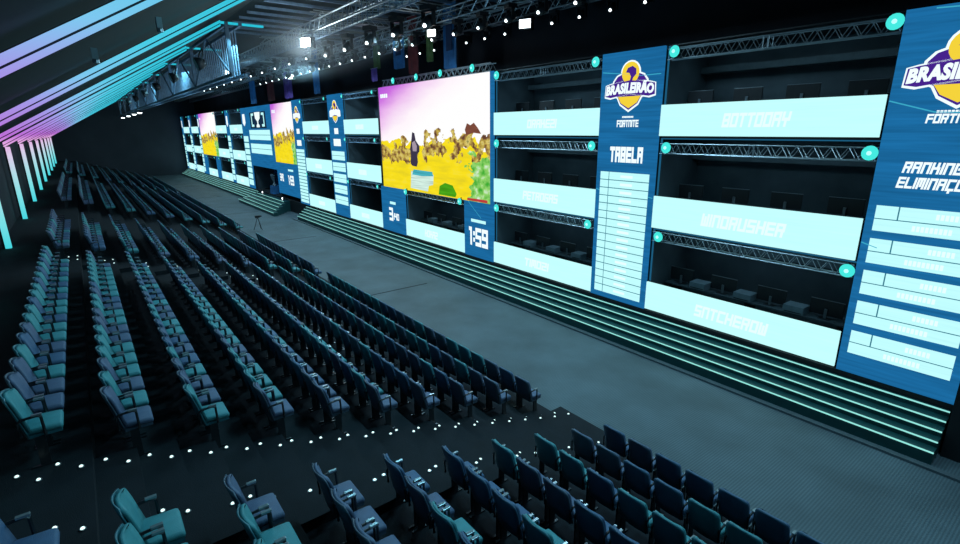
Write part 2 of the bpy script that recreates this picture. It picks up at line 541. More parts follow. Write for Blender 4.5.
def truss(name, p0, p1, w, h, bay, label, cat='truss', group=None, m=m_alu, r=0.022, double=False):
    """box truss from p0 to p1 (bottom centre line); chords and bracing are parts"""
    p0, p1 = Vector(p0), Vector(p1)
    L = (p1-p0).length
    ax = (p1-p0).normalized()
    t = thing(name, label, cat, p0, group, math.atan2(ax.y, ax.x))
    for sy in (-w/2, w/2):
        for sz in (0, h):
            MB().tube([(0, sy, sz), (L, sy, sz)], r, 5).build('chord', m, t)
    b = MB()
    n = max(2, int(round(L/bay)))
    for i in range(n):
        a0, a1, am = L*i/n, L*(i+1)/n, L*(i+0.5)/n
        for sy in (-w/2, w/2):
            b.tube([(a0, sy, 0), (am, sy, h)], r*0.6, 4)
            b.tube([(am, sy, h), (a1, sy, 0)], r*0.6, 4)
        b.tube([(a0, -w/2, 0), (a1, w/2, 0)], r*0.6, 4)
    b.build('bracing', m, t)
    if double:
        b = MB()
        for dx in (-0.06, 0.06):
            for sy in (-w/2, w/2):
                b.tube([(L/2+dx, sy, 0), (L/2+dx, sy, h)], r*0.9, 4)
        b.box(L/2-0.08, L/2+0.08, -w/2-0.01, w/2+0.01, -0.01, 0.012)
        b.build('joint_frame', m, t)
    return t

# --- round cyan lamp (prototype, then copied)
def make_lamp():
    t = thing('stage_lamp', '', 'lamp')
    b = MB()
    b.tube([(0, 0.14, 0), (0, 0.09, 0), (0, 0.0, 0)], [0.07, 0.12, 0.155], 16)
    h = b.build('lamp_housing', m_black, t, True)
    b = MB()
    b.tube([(0, 0.0, 0), (0, -0.02, 0), (0, -0.045, 0)], [0.15, 0.135, 0.08], 16)
    g = b.build('lens', e_lampc, h, True)
    b = MB()
    b.tube([(0, -0.046, 0), (0, -0.055, 0)], 0.045, 10)
    c = b.build('lens_core', e_lampc2, h)
    b = MB()
    b.tube([(0, 0.09, 0.11), (0, 0.10, 0.17)], 0.02, 5)
    y = b.build('bracket', m_black, t)
    remember(h, [g, c])
    return remember(t, [h, y])
lamp0 = make_lamp()
lamp_used = []
def place_lamp(loc, label, group='round cyan stage lamps', s=1.0):
    if not lamp_used:
        lamp0.location = loc
        tag(lamp0, label, group=group)
        lamp_used.append(1)
        lamp0.scale = (s, s, s)
        return lamp0
    c = copy_tree(lamp0, loc, label, group)
    c.scale = (s, s, s)
    return c

# --- monitor seen from behind
def make_monitor():
    t = thing('monitor', '', 'monitor')
    a = MB().box(-0.37, 0.37, -0.02, 0.02, 0.08, 0.46, 0.008).build('screen_panel', m_blackplastic, t)
    b = MB().box(-0.37, 0.37, -0.024, 0.02, 0.462, 0.472).build('top_edge', m_silver, a)
    c = MB().box(-0.03, 0.03, -0.06, -0.024, 0.01, 0.25).build('stand', m_silver, t)
    d = MB().box(-0.13, 0.13, -0.12, 0.08, 0.0, 0.01).build('stand_foot', m_blackplastic, c)
    remember(a, [b])
    remember(c, [d])
    return remember(t, [a, c])
mon0 = make_monitor()
mon_used = []
def place_monitor(loc, label):
    if not mon_used:
        mon_used.append(1)
        mon0.location = loc
        return tag(mon0, label, group='monitors on the booth desks')
    return copy_tree(mon0, loc, label, 'monitors on the booth desks')

def banner(x0, x1, z0, z1, label, text=None, tx=None, tw=1.6, th=0.32, group='pale cyan name banners'):
    t = thing('name_banner', label, 'led banner', ((x0+x1)/2, 13.08, z0), group)
    cx = (x0+x1)/2
    MB().box(x0-cx, x1-cx, -0.06, 0.0, 0.0, z1-z0).build('display', e_cyan, t)
    MB().box(x0-cx, x1-cx, 0.001, 0.05, 0.02, z1-z0-0.02).build('cabinet', m_black, t)
    if text:
        block_text(text, e_faint, t, (tx if tx is not None else cx)-cx, (z1-z0)*0.47, tw, th, -0.062, shear=0.12)
    else:                                    # far away: the name is only a pale smudge of letters
        w_ = (x1-x0)*0.24
        b = MB()
        for k in range(6):
            xx = -w_/2+w_*k/6
            b.box(xx, xx+w_/6*0.72, -0.068, -0.061, (z1-z0)*0.32, (z1-z0)*0.64)
        b.build('lettering', e_faint, t)
    return t

def booth(x0, x1, lv, where, detail=True, top=None):
    lab = LEVEL[lv]
    cx = (x0+x1)/2
    z0 = FL[lv]
    t = thing('player_booth', 'dark open player booth, %s level, %s' % (lab, where), 'booth', (cx, 13.16, z0), 'player booths in the stage wall')
    hx = (x1-x0)/2
    zt = (top or TOP[lv])-z0
    MB().box(-hx, hx, 1.95, 2.03, 0, zt).build('back_wall', m_booth, t)
    MB().box(-hx, hx, 0.0, 1.949, -0.03, 0.0).build('booth_floor', m_black, t)
    MB().box(-hx, hx, 0.0, 2.03, zt+0.001, zt+0.03).build('booth_ceiling', m_black, t)
    MB().box(-hx, -hx+0.04, 0.0, 1.949, 0, zt).build('side_wall', m_booth, t)
    MB().box(hx-0.04, hx, 0.0, 1.949, 0, zt).build('side_wall', m_booth, t)
    if detail:
        MB().box(-hx+0.05, hx-0.05, 1.60, 1.94, zt-0.62, zt-0.45).build('wall_duct', m_boothshelf, t)
    if lv < 2: MB().box(-hx, hx, -0.02, -0.002, zt, zt+0.03).build('fascia_strip', e_blueedge, t)
    MB().box(-hx, -hx+0.05, -0.02, -0.001, SILL[lv]-z0+0.001, zt-0.001).build('edge_strip', e_blueedge, t)
    tr = truss('booth_truss', (x0+0.06, 13.14, LAMPZ[lv]-0.17), (x1-0.06, 13.14, LAMPZ[lv]-0.17), 0.22, 0.27, 0.34 if detail else 0.8,
               'aluminium truss across the %s booth %s' % (lab, where), 'truss', 'trusses across the booths', double=detail, r=0.016 if detail else 0.014, m=m_alu if detail else m_girder)
    for xl, nm in ((x0+0.36, 'left'), (x1-0.13, 'right')):
        place_lamp((xl, 12.86, LAMPZ[lv]), 'cyan lamp at %s end of the %s booth %s' % (nm, lab, where), s=1.0 if detail else 0.7)
    if detail:
        lamp_light('booth_fill_light', 'AREA', (cx, 13.9, z0+zt-0.12), 7, (0.45, 0.80, 1.0), (cx, 14.2, z0), hx*1.6, 0.3)  # added fill that lifts the dark booth interior, no fixture
        d = thing('gaming_desk', 'long dark desk inside the %s booth %s' % (lab, where), 'desk', (cx, 14.15, z0), 'desks in the player booths')
        MB().box(-hx+0.12, hx-0.12, -0.35, 0.35, 0.72, 0.76).build('desktop', m_booth, d)
        for sx in (-1, 0, 1):
            MB().box(sx*(hx-0.3)-0.03, sx*(hx-0.3)+0.03, -0.3, 0.3, 0, 0.72).build('leg', m_black, d)
        for k in range(4):
            place_monitor((x0+0.47+(x1-x0)*(0.252*k+0.012), 14.05, z0+0.76), 'dark monitor, %s from left, %s booth %s' % (ORD[k], lab, where))
        if lv == 0:
            for k in range(3):
                xx = x0+0.47+(x1-x0)*(0.252*k+0.138)
                c_ = thing('computer_case', 'pale grey computer case, %s from left, bottom booth %s' % (ORD[k], where), 'computer', (xx, 14.0, z0+0.76), 'computer cases in the bottom booths')
                MB().box(-0.24, 0.24, -0.22, 0.2, 0.0, 0.20, 0.01).build('case_body', m_grey, c_)
                MB().box(-0.20, 0.20, -0.225, -0.2205, 0.03, 0.05).build('vent', m_blackplastic, c_)
    return t

def led_panel(x0, x1, z0, z1, label, group=None, name='led_display'):
    t = thing(name, label, 'led panel', ((x0+x1)/2, 13.08, z0), group)
    hx = (x1-x0)/2
    MB().box(-hx, hx, -0.08, 0.0, 0, z1-z0).build('display', e_blue, t)
    MB().box(-hx, hx, 0.001, 0.12, 0.0, z1-z0).build('cabinet', m_black, t)
    return t
def deco_line(t, pts, r=0.012):
    MB().tube([(x, -0.084, z) for x, z in pts], r, 4).build('light_line', e_line, t)

def crest(t, cx, cz, wd, small=False):
    """the tournament crest: yellow horn-and-shield, violet bat shape, white outline, arched name"""
    s = wd/1.67
    def P_(pts): return [(cx+x*s, cz+z*s) for x, z in pts]
    body = [(-0.60, -0.16), (-0.56, 0.18), (-0.44, 0.32), (-0.22, 0.40), (0.22, 0.40), (0.44, 0.32), (0.56, 0.18), (0.62, -0.16), (0.40, -0.26), (0.30, -0.44), (0.0, -0.62), (-0.30, -0.44), (-0.40, -0.26)]
    grow = [(x*1.09, z*1.10) for x, z in body]
    MB().prism(P_(grow), -0.086, -0.081).build('crest_outline', e_white, t)
    circ = [(0.30*math.cos(a), 0.40+0.30*math.sin(a)) for a in [2*PI*k/20 for k in range(20)]]
    circo = [(0.345*math.cos(a), 0.40+0.345*math.sin(a)) for a in [2*PI*k/20 for k in range(20)]]
    MB().prism(P_(circo), -0.0865, -0.0815).build('ball_outline', e_white, t)
    cf = MB().prism(P_(body), -0.090, -0.0871).build('crest_field', e_purple, t)
    MB().prism(P_([(-0.40, -0.24), (0.40, -0.24), (0.28, -0.42), (0.0, -0.57), (-0.28, -0.42)]), -0.093, -0.0905).build('crest_base', e_yellow, cf)
    bl = MB().prism(P_(circ), -0.094, -0.0910).build('ball', e_yellow, t)
    MB().prism(P_([(-0.16, 0.42), (-0.10, 0.54), (0.06, 0.58), (0.19, 0.50), (0.20, 0.36), (0.10, 0.26), (0.06, 0.14), (-0.02, 0.14), (0.02, 0.30), (-0.04, 0.40)]), -0.097, -0.0945).build('ball_mark', e_purple, bl)
    band = [(-0.86, -0.22), (-0.84, 0.08), (-0.66, 0.12), (0, 0.20), (0.66, 0.12), (0.84, 0.08), (0.86, -0.22), (0.66, -0.26), (0, -0.16), (-0.66, -0.26)]
    MB().prism(P_(band), -0.096, -0.0950).build('name_band', e_purple if not small else e_white, t)
    edge = [(x*1.035, (z+0.01)*1.18-0.01) for x, z in band]
    MB().prism(P_(edge), -0.0900, -0.0870).build('band_outline', e_white, t)
    if not small:
        text_mesh('BRASILEIR\u00c3O', e_white, t, cx, cz+0.02*s, 1.66*s, 0.33*s, -0.110, bold=0.055, shear=0.12, arch=0.5)

def table(t, x0, x1, z0, z1, rows, split=None, gap=0.025):
    """LED table: pale cells on thin darker grid lines"""
    g = MB().box(x0, x1, -0.084, -0.081, z0, z1).build('table_grid', e_gridline, t)
    b = MB()
    h = (z1-z0)/rows
    for k in range(rows):
        a, c = z0+h*k+(gap/2 if k else 0), z0+h*(k+1)-(gap/2 if k < rows-1 else 0)
        if split:
            b.box(x0, split-gap/2, -0.088, -0.0845, a, c)
            b.box(split+gap/2, x1, -0.088, -0.0845, a, c)
        else:
            b.box(x0, x1, -0.088, -0.0845, a, c)
    b.build('table_cells', e_cell, g)

# ---- right section (nearest)
sec = 'beside the rightmost blue panel'
booth_sections = [(-8.69, -3.50, 'beside the rightmost blue panel'), (-16.05, -10.84, 'between the big screen and TABELA panel')]
names = [('SNTCHEROW', 'BOTTODAY', 'WINDRUSHER'), ('TIMAO', 'DRAKONZ', 'PETROGAS')]
tx = [[(-6.09, 1.95, 0.34), (-6.11, 2.1, 0.34), (-6.10, 1.58, 0.34)], [(-13.5, 1.3, 0.32), (-13.4, 1.8, 0.32), (-13.4, 1.45, 0.30)]]
NM = [['SNTCHEROW', 'WINDRUSHER', 'BOTTODAY'], ['TIMOZI', 'PETROGAS', 'DRAKEZI']]
for s, (x0, x1, wh) in enumerate(booth_sections):
    for lv in range(3):
        booth(x0, x1, lv, wh)
        bx1 = x1-0.08 if s == 0 else x1
        c_, w_, h_ = tx[s][lv]
        if s == 0 or lv == 1:
            lab = 'long pale cyan name banner under the %s booth %s' % (LEVEL[lv], wh)
        else:
            lab = 'pale cyan name banner under the %s booth %s' % (LEVEL[lv], wh)
        banner(x0, bx1, BANZ[lv][0], BANZ[lv][1], lab, NM[s][lv], c_, w_, h_)

t = led_panel(-3.52, -1.42, 0.97, 8.47, 'tall blue LED panel with crest and ranking table at the right end of the stage')
crest(t, 0.0, 6.35, 1.67)
block_text('FORTNITE', e_white, t, 0.0, 5.50, 0.80, 0.17, -0.082, shear=0.1)
b = MB()
for k in range(10): b.box(-0.27+k*0.054, -0.27+k*0.054+0.04, -0.088, -0.081, 5.60, 5.65)
b.build('small_caption', e_white, t)
block_text('RANKING', e_white, t, -0.14, 4.58, 0.90, 0.22, -0.082, shear=0.15)
block_text('ELIMINA\u00c7\u00d5ES', e_white, t, 0.0, 4.28, 1.28, 0.22, -0.082, shear=0.15)
for k in range(5):
    zt = 4.76-0.697*k-0.97
    g = MB().box(-0.90, 0.86, -0.084, -0.081, zt-0.53, zt).build('table_grid', e_gridline, t)
    b = MB()
    b.box(-0.90, -0.525, -0.088, -0.0845, zt-0.265, zt)
    b.box(-0.50, 0.86, -0.088, -0.0845, zt-0.265, zt)
    b.box(-0.90, 0.86, -0.088, -0.0845, zt-0.53, zt-0.285)
    b.build('table_cells', e_cell, g)
    b = MB()
    for j in range(6): b.box(0.08+j*0.07, 0.13+j*0.07, -0.091, -0.0885, zt-0.19, zt-0.08)
    b.build('cell_lettering', e_faint, g)
    b = MB()
    for j in range(9): b.box(-0.25+j*0.07, -0.20+j*0.07, -0.091, -0.0885, zt-0.46, zt-0.35)
    b.build('cell_lettering', e_faint, g)
deco_line(t, [(-1.04, 5.85), (-0.3, 5.62), (0.2, 5.60)])
deco_line(t, [(-1.04, 2.98), (-0.75, 2.90)])
deco_line(t, [(-0.6, 7.46), (0.3, 7.40), (1.04, 7.48)])

t = led_panel(-10.82, -8.71, 0.97, 8.47, 'tall blue LED panel headed TABELA with crest above a long standings table')
crest(t, 0.0, 6.50, 1.67)
block_text('FORTNITE', e_white, t, 0.0, 5.50, 0.76, 0.20, -0.082)
b = MB()
for k in range(8): b.box(-0.2+k*0.05, -0.2+k*0.05+0.038, -0.088, -0.081, 5.66, 5.71)
b.build('small_caption', e_white, t)
block_text('TABELA', e_white, t, 0.02, 4.60, 1.18, 0.46, -0.082, th=2.0)
table(t, -0.89, 0.89, 0.17, 4.07, 16, -0.56)
b = MB()
for k in range(16):
    z = 0.17+3.9*(k+0.5)/16
    b.box(-0.12, 0.32, -0.091, -0.0885, z-0.04, z+0.04)
b.build('cell_lettering', e_faint, t)
deco_line(t, [(-1.0, 6.98), (-0.2, 6.88), (0.3, 6.80), (1.0, 6.80)])
deco_line(t, [(-1.03, 3.52), (-0.90, 3.48)])
deco_line(t, [(0.9, 3.42), (1.04, 3.40)])

# ---- big screen section
t = thing('led_screen', 'largest LED screen showing a violet sky over yellow fields, in the middle of the picture', 'screen', (-20.93, 13.08, 3.38))
MB().box(-4.66, 4.66, -0.08, 0.0, 0, 5.08).build('picture', e_game, t)
MB().box(-4.66, 4.66, 0.001, 0.15, 0.0, 5.08).build('cabinet', m_black, t)
e_ice = emis('screen_ice_white', lin((205, 232, 220)), 1.0, 0.3, 8)
e_tealp = emis('screen_teal', lin((70, 175, 190)), 1.0, 0.3, 8)
e_darkp = emis('screen_figure_dark', lin((60, 55, 75)), 1.0)
e_skin = emis('screen_figure_mid', lin((165, 150, 165)), 1.0)
e_brown = emis('screen_brown', lin((125, 75, 60)), 1.0, 0.3, 8)
e_dgreen = emis('screen_green', lin((70, 160, 25)), 1.0, 0.3, 8)
e_redp = emis('screen_red', lin((190, 60, 60)), 1.0)
MB().prism([(-1.45, 1.25), (-1.62, 1.35), (-1.55, 1.75), (-1.62, 2.05), (-1.45, 2.5), (-1.35, 2.85), (-1.15, 2.8), (-1.05, 2.45), (-0.72, 2.2), (-0.75, 1.95), (-0.98, 1.8), (-0.92, 1.45), (-1.05, 1.22)], -0.09, -0.082).build('game_figure', e_darkp, t)
MB().prism([(-1.35, 1.95), (-1.4, 2.35), (-1.15, 2.45), (-0.95, 2.2), (-1.0, 1.95)], -0.095, -0.091).build('figure_jacket', e_skin, t)
MB().prism([(-1.7, 0.15), (-1.6, 1.0), (0.45, 0.92), (0.38, 0.45), (0.0, 0.38), (-0.1, 0.1)], -0.09, -0.082).build('ice_block', e_ice, t)
MB().prism([(-1.5, 0.82), (-1.35, 1.08), (0.35, 1.05), (0.42, 0.86), (-0.6, 0.80)], -0.095, -0.091).build('ice_block_top', e_tealp, t)
MB().prism([(0.85, 0.05), (0.95, 0.45), (1.4, 0.62), (2.0, 0.55), (2.3, 0.2), (2.2, 0.05)], -0.09, -0.082).build('bush', e_dgreen, t)
MB().prism([(3.1, 2.72), (3.0, 2.95), (3.15, 3.2), (3.4, 3.12), (3.62, 3.22), (3.9, 3.0), (4.1, 2.78), (3.6, 2.82)], -0.09, -0.082).build('rock', e_brown, t)
MB().prism([(3.1, 0.02), (3.1, 0.12), (4.5, 0.14), (4.5, 0.02)], -0.09, -0.082).build('red_bar', e_redp, t)
b = MB()
for k in range(4): b.box(-4.45+k*0.2, -4.45+k*0.2+0.15, -0.09, -0.082, 4.55, 4.74)
b.build('screen_caption', e_white, t)

tr = truss('screen_truss', (-25.4, 13.3, 8.50), (-16.4, 13.3, 8.50), 0.26, 0.30, 0.4, 'aluminium truss lying along the top of the largest screen', 'truss')
for k, x in enumerate((-23.78, -21.57, -19.56, -17.26)):
    place_lamp((x, 12.9, 8.67), 'round cyan lamp on top of the largest screen, %s from the left' % ORD[k])

t = led_panel(-25.95, -23.35, 0.97, 3.37, 'blue LED panel with a white numeral 3 under the left corner of the largest screen')
block_text('3', e_white, t, -0.25, 0.95, 0.42, 0.72, -0.082)
block_text('/40', e_white, t, 0.32, 0.86, 0.58, 0.36, -0.082)
MB().box(-0.32, 0.30, -0.088, -0.081, 1.50, 1.64).build('small_caption', e_cell, t)
t = led_panel(-18.08, -16.07, 0.97, 3.37, 'blue LED panel with the white countdown 1:59 under the largest screen')
block_text('1:59', e_white, t, 0.0, 0.90, 1.32, 0.80, -0.082)
MB().box(-0.50, 0.52, -0.088, -0.081, 1.53, 1.66).build('small_caption', e_cell, t)
deco_line(t, [(-0.7, 2.39), (0.2, 1.75)])
led_panel(-16.26, -16.06, 3.38, 8.47, 'narrow blue LED strip down the right edge of the largest screen')
booth(-23.34, -18.10, 0, 'directly under the largest screen', top=3.32)
banner(-23.34, -18.10, 1.0, 1.85, 'pale cyan name banner directly under the booth below the largest screen', 'XOKAZ', -20.9, 1.15, 0.36)

# ---- left sections: booths (no visible contents), banners, panels
left = [(-30.42, -25.97, 'just left of the largest screen'), (-37.65, -32.75, 'between two narrow panels')]
for x0, x1, wh in left:
    for lv in range(3):
        booth(x0, x1, lv, wh, False)
        banner(x0, x1, BANZ[lv][0], BANZ[lv][1], 'pale cyan name banner under the %s booth %s' % (LEVEL[lv], wh))
t = led_panel(-32.72, -30.44, 0.97, 8.47, 'narrow blue LED panel with small crest and stacked tables, left of the largest screen')
crest(t, 0, 6.45, 1.6, True)
MB().box(-0.3, 0.3, -0.09, -0.081, 5.15, 5.5).build('lettering', e_white, t)
MB().box(-0.55, 0.55, -0.09, -0.081, 4.42, 4.85).build('heading', e_white, t)
for k in range(5):
    zt = 4.10-0.70*k
    table(t, -1.0, 1.0, zt-0.54, zt, 2)
t = led_panel(-39.60, -37.68, 0.97, 8.47, 'narrow LED panel carrying a crest and a long pale table right of the middle screen')
crest(t, 0, 6.45, 1.4, True)
MB().box(-0.3, 0.3, -0.09, -0.081, 5.15, 5.5).build('lettering', e_white, t)
MB().box(-0.45, 0.45, -0.09, -0.081, 4.3, 4.7).build('heading', e_white, t)
table(t, -0.80, 0.90, 0.15, 4.05, 16, None, 0.05)

def small_screen(x0, x1, z0, z1, label):
    t = thing('led_screen', label, 'screen', ((x0+x1)/2, 13.08, z0))
    hx = (x1-x0)/2
    MB().box(-hx, hx, -0.08, 0, 0, z1-z0).build('picture', e_game2, t)
    MB().box(-hx, hx, 0.001, 0.12, 0.0, z1-z0).build('cabinet', m_black, t)
    b = MB()
    for k in range(3): b.box(-hx+0.3+k*0.3, -hx+0.5+k*0.3, -0.09, -0.082, z1-z0-0.7, z1-z0-0.45)
    b.build('screen_caption', e_white, t)
    return t
small_screen(-44.82, -39.62, 3.85, 8.40, 'middle LED screen showing violet sky and yellow field beside the trophy panel')
small_screen(-76.0, -66.75, 3.5, 8.45, 'farthest LED screen showing a violet and yellow picture near the far end')
t = led_panel(-44.82, -39.62, 1.30, 3.82, 'blue LED panel with two small white numbers under the middle screen')
block_text('3/40', e_white, t, -1.5, 1.35, 0.9, 0.6, -0.082)
block_text('1:59', e_white, t, 0.8, 1.25, 1.3, 0.75, -0.082)
MB().box(0.3, 1.5, -0.09, -0.081, 1.95, 2.1).build('small_caption', e_cell, t)

t = led_panel(-52.55, -44.86, 3.20, 8.42, 'wide blue LED panel with a trophy picture over two pale tables above the stage entrance', name='trophy_display')
MB().box(-2.7, 2.3, -0.085, -0.081, 3.35, 4.75).build('picture_ground', emis('led_dark_blue', lin((20, 45, 70)), 1.0), t)
tro = [(-0.35, 3.45), (0.35, 3.45), (0.30, 3.65), (0.12, 3.72), (0.12, 3.95), (0.5, 4.2), (0.62, 4.72), (-0.62, 4.72), (-0.5, 4.2), (-0.12, 3.95), (-0.12, 3.72), (-0.30, 3.65)]
MB().prism([(x*1.4-0.2, z) for x, z in tro], -0.09, -0.086).build('trophy_picture', e_white, t)
b = MB()
for s in (-1, 1):
    b.box(-0.2+s*1.9-0.12, -0.2+s*1.9+0.12, -0.09, -0.086, 3.5, 4.65)
    b.box(-0.2+s*1.55-0.3, -0.2+s*1.55+0.3, -0.09, -0.086, 4.45, 4.65)
    b.box(-0.2+s*1.55-0.3, -0.2+s*1.55+0.3, -0.09, -0.086, 3.5, 3.7)
b.build('picture_bracket', e_cell, t)
table(t, -3.4, 3.1, 2.37, 3.22, 2, None, 0.04)
table(t, -3.4, 3.1, 1.16, 2.02, 2, None, 0.04)
# stage entrance under it
t = thing('stage_entrance', 'dark recessed stage entrance below the trophy panel', 'entrance', (-48.7, 13.2, 0.96))
MB().box(-3.84, 3.84, 1.7, 1.8, 0, 2.2).build('back_curtain', m_bluecloth, t)
MB().box(-3.84, -3.7, 0, 1.7, 0, 2.2).build('side_wall', m_booth, t)
MB().box(3.7, 3.84, 0, 1.7, 0, 2.2).build('side_wall', m_booth, t)
# trophy on a tall plinth in the entrance
t = thing('trophy', 'tall pale blue trophy column standing in the stage entrance', 'trophy', (-47.3, 13.35, 0.96))
MB().extrude_yz([(-0.35, 0), (0.35, 0), (0.28, 0.7), (-0.28, 0.7)], -0.4, 0.4).build('plinth', m_bluecloth, t)
b = MB()
b.tube([(0, 0, 0.7), (0, 0, 0.76), (0, 0, 0.95), (0, 0, 1.1), (0, 0, 1.3), (0, 0, 1.6), (0, 0, 1.72)], [0.22, 0.2, 0.07, 0.09, 0.20, 0.28, 0.24], 12)
b.build('cup', m_silver, t, True)
for k, x in enumerate((-49.2, -43.4)):
    t = thing('floor_flood', 'small white floodlight on the top step at the %s of the stage entrance' % ('left', 'right')[k], 'lamp', (x, 12.80, 0.84), 'floodlights on the entrance steps')
    MB().box(-0.12, 0.12, -0.05, 0.08, 0.0, 0.22, 0.01).build('housing', m_blackplastic, t)
    MB().tube([(0, -0.05, 0.12), (0, -0.08, 0.12)], [0.09, 0.07], 10).build('lens', e_bulb, t)

# far sections
far = [(-59.80, -54.60, 'left of the trophy panel'), (-66.70, -61.25, 'just right of the farthest screen'),
       (-82.50, -77.30, 'just left of the farthest screen'), (-89.00, -84.00, 'at the far left stage end')]
for x0, x1, wh in far:
    for lv in range(3):
        booth(x0, x1, lv, wh, False)
        banner(x0, x1, BANZ[lv][0], BANZ[lv][1], 'distant pale cyan banner under the %s booth %s' % (LEVEL[lv], wh))
booth(-74.0, -68.8, 0, 'under the farthest screen', False, top=3.45)
banner(-74.0, -68.8, 1.0, 1.85, 'distant pale cyan banner under the booth below the farthest screen')
for x0, x1, z0, z1, lb in ((-54.58, -52.57, 0.97, 8.42, 'narrow table panel left of the trophy panel'), (-61.23, -59.82, 0.97, 8.42, 'narrow pale panel between the two booth columns right of the farthest screen'),
                   (-77.28, -76.02, 0.97, 8.42, 'narrow pale panel against the left edge of the farthest screen'), (-83.98, -82.52, 0.97, 8.42, 'narrow pale panel between the last two booth columns'),
                   (-90.2, -89.02, 0.97, 8.42, 'narrow pale panel at the far left end of the stage')):
    t = led_panel(x0, x1, z0, z1, lb, 'narrow table panels on the far stage')
    hx = (x1-x0)/2
    MB().prism([(-hx*0.5, 6.1), (0, 5.8), (hx*0.5, 6.1), (hx*0.4, 6.9), (-hx*0.4, 6.9)], -0.09, -0.081).build('crest', e_white, t)
    table(t, -hx*0.82, hx*0.82, 0.3, 4.9, 8, None, 0.12)
for x0, x1, wh in ((-76.0, -74.02, 'left'), (-68.78, -66.75, 'right')):
    led_panel(x0, x1, 0.97, 3.48, 'small blue LED panel under the %s corner of the farthest screen' % wh)

# ================================================================== LED PORTAL FRAMES
def portal(x, label, w=0.17):
    t = thing('light_portal', label, 'light frame', (x, YW+0.15, 0), 'colour-changing light frames along the audience roof')
    x0, x1 = -w/2, w/2
    zb = tread_z(9)+0.002
    MB().box(x0, x1, 0.06, 0.22, zb, 5.76).build('column_strip', e_portal, t)
    MB().box(x0-0.02, x1+0.02, 0.0, 0.058, zb, 5.76).build('column_housing', m_black, t)
    y1, z1 = 5.22-YW-0.15, 10.38
    sl = (z1-5.85)/y1
    def bar(za, zb_, xa, xb, nm, m): MB().extrude_yz([(0.02, 5.85+za), (0.02, 5.85+zb_), (y1, z1+zb_), (y1, z1+za)], xa, xb).build(nm, m, t)
    bar(-0.01, 0.10, x1-0.03, x1, 'rafter_strip', e_portal)
    bar(-0.115, -0.04, x1-0.03, x1-0.005, 'rafter_underlight', e_portal)
    bar(-0.125, 0.12, x1-0.10, x1-0.031, 'rafter_housing', m_black)
    MB().box(x1-0.04, x1, y1+0.001, y1+1.6, z1-0.03, z1+0.06).build('ridge_strip', e_portal, t)
    return t
for k in range(11):
    x = -7.75*(k+1)
    names_ = ['nearest light frame, a double violet and cyan bar crossing the top left corner', 'second nearest light frame, violet to cyan roof bar without visible column',
              'third light frame, its cyan column at the left picture edge', 'fourth light frame, with the longest pale pink column', 'fifth light frame, with a pink column beside the longest one',
              'sixth light frame from the camera, with a slim pink column']
    portal(x, names_[k] if k < 6 else '%s light frame from the camera along the roof, far and narrow' % ORD[k])

# brackets hanging on the nearest frame
for k, (y, z) in enumerate(((0.35, 7.18), (1.05, 7.58))):
    t = thing('frame_bracket', 'small cyan-lit bracket under the nearest light frame, %s' % ('lower' if k == 0 else 'upper'), 'bracket', (-7.75, y, z), 'brackets under the nearest light frame')
    MB().box(-0.05, 0.05, -0.03, 0.03, -0.02, 0.10).build('bracket_arm', m_alu, t)
    MB().tube([(0, 0, -0.02), (0, 0, -0.06)], 0.035, 8).build('bracket_eye', m_alu, t)

# ================================================================== LONGITUDINAL GIRDER (y = 5.4)
t = thing('roof_girder', 'deep blue-grey lattice girder below the upper ends of the light frames', 'girder', (0, 5.40, 8.45))
for zz in (0.0, 1.85):
    for yy in (0, 0.5):
        MB().box(-90.5, -23.0, yy-0.05, yy+0.05, zz, zz+0.12).build('chord', m_girder, t)
for k in range(11):
    x = -7.75*(k+1)
    if k >= 2:
        MB().box(x-0.07, x+0.07, -0.04, 0.10, 0.121, 1.849).build('post', m_girder, t)
b = MB()
x = -23.8
while x > -75:
    b.box(x-0.03, x+0.03, 0.42, 0.47, 0.121, 1.849)
    x -= 0.42
b.build('slats', m_girder, t)
b = MB()
x = -23.25
while x > -85:
    b.tube([(x, 0, 0.1), (x-3.875, 0, 1.9)], 0.045, 5)
    b.tube([(x-3.875, 0, 1.9), (x-7.75, 0, 0.1)], 0.045, 5)
    x -= 7.75
b.build('bracing', m_girder, t)

# speakers / dark fixtures hanging in the girder bays
def make_horn():
    t = thing('wheel_spotlight', '', 'spotlight')
    b = MB()
    b.tube([(0, 0, 0), (0.0, -0.18, -0.05), (0, -0.36, -0.10)], [0.16, 0.25, 0.30], 14)
    a = b.build('lamp_body', m_blackplastic, t, True)
    b = MB()
    b.tube([(-0.42, -0.2, 0.0), (-0.42, -0.1, 0.40), (0, -0.05, 0.56), (0.42, -0.1, 0.40), (0.42, -0.2, 0.0)], 0.035, 5)
    c = b.build('yoke', m_blackplastic, t)
    b = MB()
    b.tube([(0, -0.365, -0.10), (0, -0.38, -0.105)], 0.25, 14)
    d = b.build('lens', m_blackplastic, t)
    return remember(t, [a, c, d])
horn0 = make_horn()
for k in range(6):
    x = -27.2-7.75*k
    lb = 'black round spotlight hanging in the %s visible bay of the roof girder' % ORD[k]
    if k == 0:
        horn0.location = (x, 5.25, 9.35)
        tag(horn0, lb, group='black spotlights in the girder bays')
    else:
        copy_tree(horn0, (x, 5.25, 9.35), lb, 'black spotlights in the girder bays')
for k, x in enumerate((-62.5, -68.5, -76.0, -85.0)):
    t = thing('flood_lamp', 'bright white lamp under the far end of the roof girder, %s from the right' % ORD[k], 'lamp', (x, 5.55, 8.44), 'white lamps under the far girder')
    MB().box(-0.2, 0.2, -0.15, 0.15, -0.25, -0.01).build('housing', m_blackplastic, t)
    MB().tube([(0, 0, -0.25), (0, 0, -0.36)], [0.22, 0.15], 10).build('lens', e_bulb, t)

